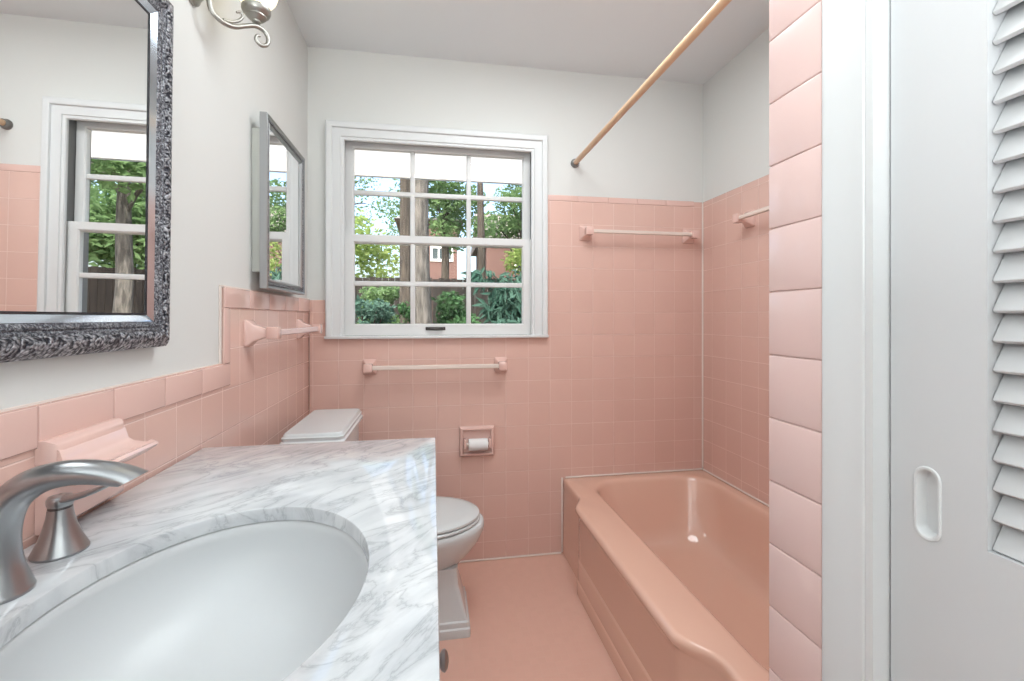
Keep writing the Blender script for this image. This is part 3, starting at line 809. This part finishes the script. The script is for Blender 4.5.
# ------------------------------------------------------------------ toilet paper holder
h = thing('toilet_paper_holder', 'pink ceramic recessed paper holder on the back wall between toilet and tub', 'toilet paper holder', (0.205, TB, 0.57))
mapTB = lambda a, b_, v: (a, TB - v, b_)
hx0, hx1, hz0, hz1 = 0.140, 0.270, 0.520, 0.625
obj('frame', rect_frame(hx0, hx1, hz0, hz1, [(0, 0.0004), (0, 0.018), (0.004, 0.024), (0.010, 0.024), (0.017, 0.016), (0.018, 0.0004)], mapTB), 'pink_ceramic', h, 40)
obj('recess_back', box(hx0 - 0.0005, hx1 + 0.0005, TB - 0.004, TB - 0.0004, hz0 - 0.0005, hz1 + 0.0005), 'pink_ceramic', h, 0)
for x0, x1 in ((hx0 + 0.0003, hx0 + 0.013), (hx1 - 0.013, hx1 - 0.0003)): obj('ear', box(x0, x1, TB - 0.050, TB - 0.005, 0.545, 0.590, 0.005), 'pink_ceramic', h, 40)
add = lathe((hx0 + 0.0135, TB - 0.036, 0.565), [(0.008, 0), (0.008, hx1 - hx0 - 0.027)], axis='X', seg=16)
obj('spindle', add, 'bar_white', h)
tag(obj('toilet_paper_roll', lathe((0.164, TB - 0.036, 0.5635), [(0.0088, 0), (0.026, 0), (0.0272, 0.003), (0.0272, 0.085), (0.026, 0.088), (0.0088, 0.088), (0.0088, 0)], axis='X', seg=32, cap0=False, cap1=False), 'paper', smooth=40), 'nearly used white toilet paper roll in the pink wall holder', 'toilet paper')

# ------------------------------------------------------------------ big framed mirror
mr = thing('wall_mirror', 'large wall mirror in ornate antique silver frame above the vanity', 'mirror', (XL, 0.575, 1.44))
fy0, fy1, fz0, fz1 = 0.575 - 0.394, 0.575 + 0.394, 1.158, 1.734
P_bev = [(-0.003, 0.0122), (-0.001, 0.0135), (0.0095, 0.0185), (0.0098, 0.001), (-0.003, 0.001)]
P_in = [(0.010, 0.001), (0.010, 0.018), (0.0145, 0.022), (0.018, 0.023), (0.021, 0.021), (0.024, 0.024), (0.027, 0.024), (0.027, 0.001)]
obj('bevel', rect_frame(fy0, fy1, fz0, fz1, P_bev, mapL), 'bright_silver', mr, 30)
P_out = [(0.0272, 0.001), (0.0272, 0.024), (0.031, 0.0285), (0.037, 0.030), (0.046, 0.027), (0.054, 0.020), (0.059, 0.014), (0.061, 0.001)]
obj('outer_frame', rect_frame(fy0, fy1, fz0, fz1, P_out, mapL), 'ornate', mr, 50)
fi = obj('inner_frame', rect_frame(fy0, fy1, fz0, fz1, P_in, mapL), 'ornate_fine', mr, 30)
obj('dark_line', rect_frame(fy0, fy1, fz0, fz1, [(-0.0060, 0.0121), (-0.0060, 0.0135), (-0.0031, 0.0135), (-0.0031, 0.0121)], mapL), 'black', fi, 0)
obj('mirror_glass', prism([(fy0 - 0.0028, fz0 - 0.0028), (fy1 + 0.0028, fz0 - 0.0028), (fy1 + 0.0028, fz1 + 0.0028), (fy0 - 0.0028, fz1 + 0.0028)], mapL, 0.004, 0.012), 'mirror', mr, 0)
mr.rotation_euler = (0, 0.0112, -0.0096); mr.location.x += 0.0078     # hangs a touch out of square

# ------------------------------------------------------------------ medicine cabinet
mc = thing('medicine_cabinet', 'narrow pewter-framed mirrored medicine cabinet on the left wall by the window', 'medicine cabinet', (XL, 1.72, 1.52))
obj('cabinet_box', box(XL + 0.0005, -0.5255, 1.530, 1.905, 1.299, 1.747, 0.002), 'cab_metal', mc)
my0, my1, mz0, mz1 = 1.510, 1.926, 1.247, 1.790
w = 0.030
mapM = lambda a, b_, v: (-0.525 + v, a, b_)
d = obj('cabinet_door', rect_frame(my0 + w, my1 - w, mz0 + w, mz1 - w, [(-0.002, 0.0), (-0.002, 0.014), (0.004, 0.020), (0.009, 0.016), (0.020, 0.018), (0.027, 0.023), (0.030, 0.021), (0.030, 0.0)], mapM), 'silver', mc, 30)
obj('beading', rect_frame(my0 + w, my1 - w, mz0 + w, mz1 - w, [(0.0095, 0.0172), (0.0115, 0.0205), (0.0165, 0.0210), (0.0188, 0.0182)], mapM), 'beaded', d, 50)
obj('mirror_glass', prism([(my0 + w - 0.0015, mz0 + w - 0.0015), (my1 - w + 0.0015, mz0 + w - 0.0015), (my1 - w + 0.0015, mz1 - w + 0.0015), (my0 + w - 0.0015, mz1 - w + 0.0015)], mapM, 0.0005, 0.0125), 'mirror', d, 0)

# ------------------------------------------------------------------ wall sconce
sy_ = 1.17
sc_ = thing('wall_sconce', 'lit pewter scroll-arm wall sconce with glass shade beside the mirror', 'wall lamp', (XL, sy_, 1.95))
bm = bmesh.new(); rings = []
for dd, s_ in ((0.0005, 1.0), (0.006, 1.0), (0.010, 0.9), (0.016, 0.82), (0.022, 0.5), (0.024, 0.15)):
    rings.append([(XL + dd, sy_ + 0.045 * s_ * cos(2 * pi * k / 32), 1.955 + 0.070 * s_ * sin(2 * pi * k / 32)) for k in range(32)])
loft(bm, rings); obj('backplate', bm, 'pewter', sc_, 40)
def sm(x, z_):
    y = sy_ + max(0, (x + 0.535)) / 0.147 * 0.115
    return (x * y / sy_, y, 1.155 + (z_ - 1.155) * y / sy_)
A = [(-0.535, 1.955), (-0.520, 1.945), (-0.516, 1.92), (-0.516, 1.897), (-0.5095, 1.872), (-0.488, 1.851), (-0.4627, 1.842), (-0.4366, 1.847), (-0.4147, 1.849), (-0.397, 1.839), (-0.388, 1.8228), (-0.3905, 1.807), (-0.4036, 1.8045), (-0.4145, 1.816), (-0.413, 1.826), (-0.406, 1.827)]
pts = smooth_path([sm(x, z_) for x, z_ in A], 6)
n_ = len(pts)
obj('scroll_arm', tube(pts, [0.0058 if i < n_ * 0.6 else 0.0058 - 0.0022 * (i - n_ * 0.6) / (n_ * 0.4) for i in range(n_)], 12), 'pewter', sc_, 60)
pts = smooth_path([sm(x, z_) for x, z_ in [(-0.486, 1.8555), (-0.468, 1.853), (-0.452, 1.858), (-0.444, 1.868), (-0.448, 1.878), (-0.457, 1.877)]], 6)
obj('curl', tube(pts, [0.0042 - 0.0012 * i / len(pts) for i in range(len(pts))], 10), 'pewter', sc_, 60)
ccx, ccy, ccz = sm(-0.414, 1.8555)
obj('shade_cup', lathe((ccx, ccy, ccz), [(0.006, 0), (0.010, 0.002), (0.011, 0.006), (0.018, 0.010), (0.024, 0.016), (0.024, 0.019), (0.031, 0.024), (0.034, 0.031), (0.034, 0.038), (0.031, 0.040), (0.028, 0.038)], seg=32), 'pewter', sc_, 40)
obj('glass_shade', lathe((ccx, ccy, ccz + 0.040), [(0.024, 0.0), (0.034, 0.008), (0.046, 0.025), (0.054, 0.05), (0.057, 0.08), (0.062, 0.105), (0.072, 0.125), (0.070, 0.126), (0.060, 0.106), (0.054, 0.08), (0.051, 0.05), (0.043, 0.026), (0.031, 0.010), (0.022, 0.002)], seg=40, cap0=False, cap1=False), 'shade', sc_, 60)

# ------------------------------------------------------------------ shower rod
r = thing('shower_curtain_rod', 'beige tension shower curtain rod crossing under the ceiling over the tub', 'shower rod', (0.682, 1.43, 1.915))
obj('rod', tube([(0.693, 0.712, 1.921), (0.693, YB - 0.006, 1.921)], 0.0125, 24), 'rod', r)
for y0, s_ in ((YB - 0.0003, -1), (0.6985, 1)):
    if s_ == 1: y0 = 0.6985
    fl = obj('flange', lathe((0.693, y0, 1.921), [(0.022, 0), (0.022, s_ * 0.006), (0.0185, s_ * 0.010), (0.0165, s_ * 0.022), (0.0145, s_ * 0.0225), (0.0128, s_ * 0.0105)], axis='Y', seg=28), 'chrome', r)
    fl['label'] = 'dulled chrome end flange'

# ------------------------------------------------------------------ outside
GZ = 0.25
struct('ground', box(-45, 45, YB + 0.16, 80, -0.5, GZ), 'soil', smooth=0)
sof = thing('eave_soffit', 'white eave soffit outside above the window, made translucent to let sun through', 'eave_soffit', (0, 2.6, 2.1))  # eave soffit built translucent so sun from above brightens its underside
bm = bmesh.new()
add_box(bm, -1.6, 2.6, YB + 0.15, 3.19, 2.105, 2.113)
obj('soffit_panel', bm, 'eave_soffit', sof, 0)
obj('front_rail', box(-1.6, 2.6, 3.15, 3.185, 2.1135, 2.135, 0.003), 'white_paint', sof)

def leaf_mesh(name, mat, parent, clusters, n, size, seed, droop=0.0, aspect=0.5):
    rnd = random.Random(seed); vs = []; fs = []
    tot = sum(c_[3] ** 2 for c_ in clusters)
    L = WLOC[parent.name]
    for cx, cy, cz, cr in clusters:
        m_ = max(10, int(n * cr * cr / tot))
        for _ in range(m_):
            while True:
                p_ = Vector((rnd.uniform(-1, 1), rnd.uniform(-1, 1), rnd.uniform(-1, 1)))
                if 0.25 < p_.length < 1: break
            p_ = Vector((cx, cy, cz)) + Vector((p_.x, p_.y, p_.z * 0.8)) * cr
            d_ = Vector((rnd.gauss(0, 1), rnd.gauss(0, 1), rnd.gauss(0, 0.6) - droop)).normalized()
            w_ = d_.cross(Vector((rnd.gauss(0, 1), rnd.gauss(0, 1), rnd.gauss(0, 1)))).normalized()
            l_ = size * rnd.uniform(0.6, 1.3); ww = l_ * aspect * 0.5
            nn = d_.cross(w_) * l_ * 0.08
            i = len(vs)
            vs += [p_ - L, p_ + d_ * l_ * 0.45 + w_ * ww + nn - L, p_ + d_ * l_ - L, p_ + d_ * l_ * 0.45 - w_ * ww + nn - L]
            fs.append((i, i + 1, i + 2, i + 3))
    me = bpy.data.meshes.new(name); me.from_pydata([tuple(v_) for v_ in vs], [], fs); me.materials.append(M[mat])
    o = bpy.data.objects.new(name, me); C.objects.link(o); o.parent = parent; WLOC[o.name] = L
    return o

def tree(label, x, y, tr, h0, crown_r, crown_h, leaf, n, seed, bark='bark', lean=(0, 0), size=0.2, cat='tree', group=None, nb=7):
    rnd = random.Random(seed)
    t = thing('tree', label, cat, (x, y, GZ), group)
    top = h0 + crown_h * 0.75
    pts = [(x + lean[0] * q + rnd.uniform(-1, 1) * tr * 0.25, y + lean[1] * q, GZ + top * q) for q in [0, 0.02, 0.06, 0.15, 0.3, 0.45, 0.6, 0.8, 1.0]]
    rad = [tr * 1.5, tr * 1.3, tr * 1.1, tr * 1.02, tr * 0.97, tr * 0.92, tr * 0.8, tr * 0.5, tr * 0.12]
    n4 = 3; pp = smooth_path(pts, n4); rr = [rad[min(i // n4, 8)] + (rad[min(i // n4 + 1, 8)] - rad[min(i // n4, 8)]) * (i % n4) / n4 for i in range(len(pp))]
    obj('trunk', tube(pp, rr, 14), bark, t, 60)
    cl = []
    bm = bmesh.new()
    for k in range(nb):
        a = 2 * pi * k / nb + rnd.uniform(-0.4, 0.4); q = rnd.uniform(0.15, 0.95)
        zb = GZ + h0 * 0.95 + crown_h * 0.55 * q
        ex = Vector((x + lean[0] + cos(a) * crown_r * rnd.uniform(0.45, 0.85), y + lean[1] + sin(a) * crown_r * rnd.uniform(0.45, 0.85), zb + crown_h * rnd.uniform(0.05, 0.35)))
        s0 = Vector((x + lean[0] * zb / (GZ + top), y + lean[1] * zb / (GZ + top), zb - 0.3))
        add_tube(bm, smooth_path([s0, s0.lerp(ex, 0.5) + Vector((0, 0, 0.25)), ex], 3), [tr * 0.32 * (1 - 0.12 * i) for i in range(7)], 7)
        cl.append((ex.x, ex.y, ex.z, crown_r * rnd.uniform(0.34, 0.55)))
        cl.append((ex.x + rnd.uniform(-1, 1) * crown_r * 0.3, ex.y + rnd.uniform(-1, 1) * crown_r * 0.3, ex.z - crown_h * rnd.uniform(0.05, 0.3), crown_r * rnd.uniform(0.25, 0.4)))
    obj('branches', bm, bark, t, 60)
    leaf_mesh('foliage', leaf, t, cl, n, size, seed + 5)
    return t

def shrub(label, x, y, r, h, leaf, n, seed, size=0.12, droop=0.0, aspect=0.5, group=None):
    rnd = random.Random(seed)
    t = thing('shrub', label, 'shrub', (x, y, GZ), group)
    bm = bmesh.new(); cl = []
    for k in range(8):
        a = 2 * pi * k / 8 + rnd.uniform(-0.3, 0.3); q = rnd.uniform(0.2, 0.75)
        e_ = Vector((x + cos(a) * r * q, y + sin(a) * r * q, GZ + h * rnd.uniform(0.45, 0.88)))
        add_tube(bm, smooth_path([(x + cos(a) * 0.05, y + sin(a) * 0.05, GZ + 0.001), Vector((x, y, GZ)).lerp(e_, 0.6) + Vector((0, 0, 0.1)), e_], 3), [0.02 - 0.002 * i for i in range(7)], 6)
        cl.append((e_.x, e_.y, e_.z, r * rnd.uniform(0.35, 0.5)))
        cl.append((x + cos(a) * r * q, y + sin(a) * r * q, GZ + h * rnd.uniform(0.2, 0.5), r * rnd.uniform(0.35, 0.5)))
    obj('stems', bm, 'bark', t, 60)
    leaf_mesh('foliage', leaf, t, cl, n, size, seed + 3, droop, aspect)
    return t

tree('brown-barked tree trunk outside, left of the pair behind the window', -0.50, 9.0, 0.125, 6.6, 0.8, 2.0, 'leaf_mid', 600, 11, 'bark', (-0.04, 0))
tree('grey-barked tree trunk outside, right of the pair behind the window', -0.125, 6.6, 0.132, 6.4, 0.8, 2.0, 'leaf_mid', 600, 12, 'bark_grey', (-0.10, 0))
tree('slim dark-trunked tree outside behind the right-hand window panes', 1.47, 13.4, 0.12, 5.2, 0.95, 3.0, 'leaf_mid', 1200, 13, 'bark', (-0.12, 0))
tree('light green leafy tree outside at the left edge of the window view', -2.85, 14.8, 0.14, 1.9, 1.6, 2.5, 'leaf_light', 2600, 14, size=0.2)
tree('sparse tree with thin leaves high in the upper left window panes', -3.9, 21.0, 0.16, 5.4, 1.7, 3.0, 'leaf_mid', 700, 15, size=0.18)
tree('broad green tree outside behind the middle window panes', 0.45, 17.4, 0.16, 4.1, 1.6, 3.8, 'leaf_mid', 4200, 16, size=0.2)
tree('tall bright green tree outside seen through the right window panes', 4.1, 20.7, 0.17, 3.3, 1.95, 5.0, 'leaf_mid', 5500, 17, size=0.2)
tree('yellow-green small tree before the brick house at the right', 2.75, 12.8, 0.07, 1.9, 0.75, 1.5, 'leaf_light', 1000, 18, size=0.14)
tree('dense low-branched tree outside seen in the big mirror, beyond the fence', 7.0, 15.0, 0.2, 1.1, 2.4, 5.8, 'leaf_mid', 12000, 19, size=0.22, nb=15)
tree('pale-trunked tree before the fence seen in the big mirror', 4.36, 8.8, 0.13, 2.6, 1.3, 2.6, 'leaf_mid', 3000, 20, 'bark_grey', size=0.17)
tree('far tree rising behind the brick house', -1.5, 36.5, 0.3, 6.2, 3.2, 5.0, 'leaf_mid', 1500, 21, size=0.3)
shrub('dark green rounded shrub beside the grey tree trunk outside', 0.36, 7.0, 0.44, 1.40, 'leaf_dark', 4200, 31, 0.085)
shrub('drooping blue-green shrub outside in the lower right panes', 1.25, 8.2, 0.60, 1.98, 'leaf_teal', 1300, 32, 0.24, droop=1.1, aspect=0.28)
shrub('low blue-green shrub at the foot of the view in the right panes', 0.92, 5.1, 0.40, 0.92, 'leaf_teal', 1800, 33, 0.11, droop=0.3, aspect=0.35)
shrub('mid green bush in the lower left window panes', -1.15, 9.9, 0.50, 1.75, 'leaf_mid', 3400, 34, 0.10)
shrub('blue-green dark bush at the lower left corner of the window', -0.95, 6.9, 0.38, 1.25, 'leaf_teal', 2800, 35, 0.075)
shrub('low dark bush between the two tree trunks outside', -0.44, 7.7, 0.24, 1.25, 'leaf_dark', 1600, 36, 0.08)

fe = thing('fence', 'dark brown upright board fence across the yard outside', 'fence', (1.5, 11.05, GZ))
rnd = random.Random(5)
bm = bmesh.new(); x = -9.0
while x < 12:
    hh = 2.10 + rnd.uniform(-0.02, 0.02)
    add_box(bm, x, x + 0.138, 11.0, 11.02, GZ + 0.03, hh); x += 0.145
obj('boards', bm, 'fence', fe, 0)
bm = bmesh.new()
for z_ in (0.7, 1.75): add_box(bm, -9, 12, 11.021, 11.06, z_, z_ + 0.09)
obj('rails', bm, 'fence', fe, 0)
x = -9.0
while x < 12.1:
    obj('post', box(x, x + 0.1, 11.061, 11.16, GZ + 0.0005, 2.08), 'fence', fe, 0); x += 2.4

def house(label, x0, x1, y0, y1, ze, zr, wins):
    hs = thing('house', label, 'house', ((x0 + x1) / 2, (y0 + y1) / 2, GZ))
    obj('walls', box(x0, x1, y0, y1, GZ + 0.001, ze), 'brick', hs, 0)
    bm = bmesh.new(); e_ = 0.35; ym = (y0 + y1) / 2
    a = [(x0 - e_, y0 - e_, ze + 0.002), (x0 - e_, y1 + e_, ze + 0.002), (x0 - e_, ym, zr)]
    b_ = [(x1 + e_, y0 - e_, ze + 0.002), (x1 + e_, y1 + e_, ze + 0.002), (x1 + e_, ym, zr)]
    loft(bm, [a, b_]); obj('roof', bm, 'roofing', hs, 0)
    mp = lambda a, b_, v: (a, y0 - v, b_)
    for wx0, wx1, wz0, wz1, np_ in wins:
        wf = obj('window_frame', rect_frame(wx0, wx1, wz0, wz1, [(0, 0.001), (0, 0.05), (0.12, 0.05), (0.12, 0.001)], mp), 'white_paint', hs, 0)
        bm = bmesh.new()
        for k in range(1, np_):
            xm = wx0 + (wx1 - wx0) * k / np_; add_box(bm, xm - 0.04, xm + 0.04, y0 - 0.045, y0 - 0.001, wz0, wz1)
        obj('mullions', bm, 'white_paint', wf, 0)
        obj('pane', box(wx0, wx1, y0 - 0.012, y0 - 0.0005, wz0, wz1), 'pane_dark', wf, 0)
house('red brick house with white three-light window beyond the fence', -1.6, 1.25, 24, 30, 6.2, 7.0, [(-0.02, 0.92, 4.22, 4.78, 3)])
house('red brick house half hidden by leaves at the right of the window view', 2.9, 8.2, 25, 31, 5.4, 7.6, [(4.6, 5.5, 3.9, 4.8, 2)])

# ------------------------------------------------------------------ light
w = bpy.data.worlds.new('sky'); SC.world = w; w.use_nodes = True
nt = w.node_tree; bg = nt.nodes['Background']
sk = nt.nodes.new('ShaderNodeTexSky'); sk.sky_type = 'NISHITA'; sk.sun_disc = False
sk.sun_elevation = radians(48); sk.sun_rotation = radians(200); sk.dust_density = 6.0; sk.air_density = 1.0
nt.links.new(sk.outputs[0], bg.inputs[0]); bg.inputs[1].default_value = 0.65

def lamp(name, kind, loc, energy, color=(1, 1, 1), size=None, rot=None, target=None):
    l = bpy.data.lights.new(name, kind); l.energy = energy; l.color = color
    if kind == 'AREA': l.shape = 'DISK'; l.size = size
    if kind == 'POINT': l.shadow_soft_size = size
    if kind == 'SUN': l.angle = size
    o = bpy.data.objects.new(name, l); C.objects.link(o); o.location = loc
    if target is not None: o.rotation_euler = (Vector(target) - Vector(loc)).to_track_quat('-Z', 'Y').to_euler()
    return o
lamp('sun', 'SUN', (0, -5, 20), 5.0, (1, 0.95, 0.86), radians(0.6), target=(6, 9, 4.0))
lamp('ceiling_fill', 'AREA', (0.42, 1.20, 2.345), 14.5, (0.91, 0.975, 1.0), 0.8, target=(0.42, 1.20, 0))  # unseen fill added below the ceiling, no fixture belongs to it
lamp('bounce_fill', 'AREA', (-0.12, -0.60, 1.15), 37, (0.91, 0.975, 1.0), 0.5, target=(0.0, -0.70, 2.4))  # added fill behind the camera, aimed up to bounce off the ceiling
lamp('sconce_bulb', 'POINT', (ccx, ccy, ccz + 0.105), 1.6, (1, 0.9, 0.74), 0.03)

# ------------------------------------------------------------------ camera
cam = bpy.data.cameras.new('camera'); co = bpy.data.objects.new('camera', cam); C.objects.link(co)
co.location = (0, 0, 1.155); co.rotation_euler = (radians(90), 0, radians(-9.85))
cam.sensor_width = 36; cam.lens = 36 * 455 / 1024; cam.shift_y = -22.5 / 1024; cam.clip_start = 0.02; cam.clip_end = 200
SC.camera = co
SC.view_settings.view_transform = 'Standard'; SC.view_settings.look = 'None'; SC.view_settings.gamma = 1; SC.view_settings.exposure = 0
SC.view_settings.use_curve_mapping = False
for o in SC.objects:
    if '_w' in o: del o['_w']
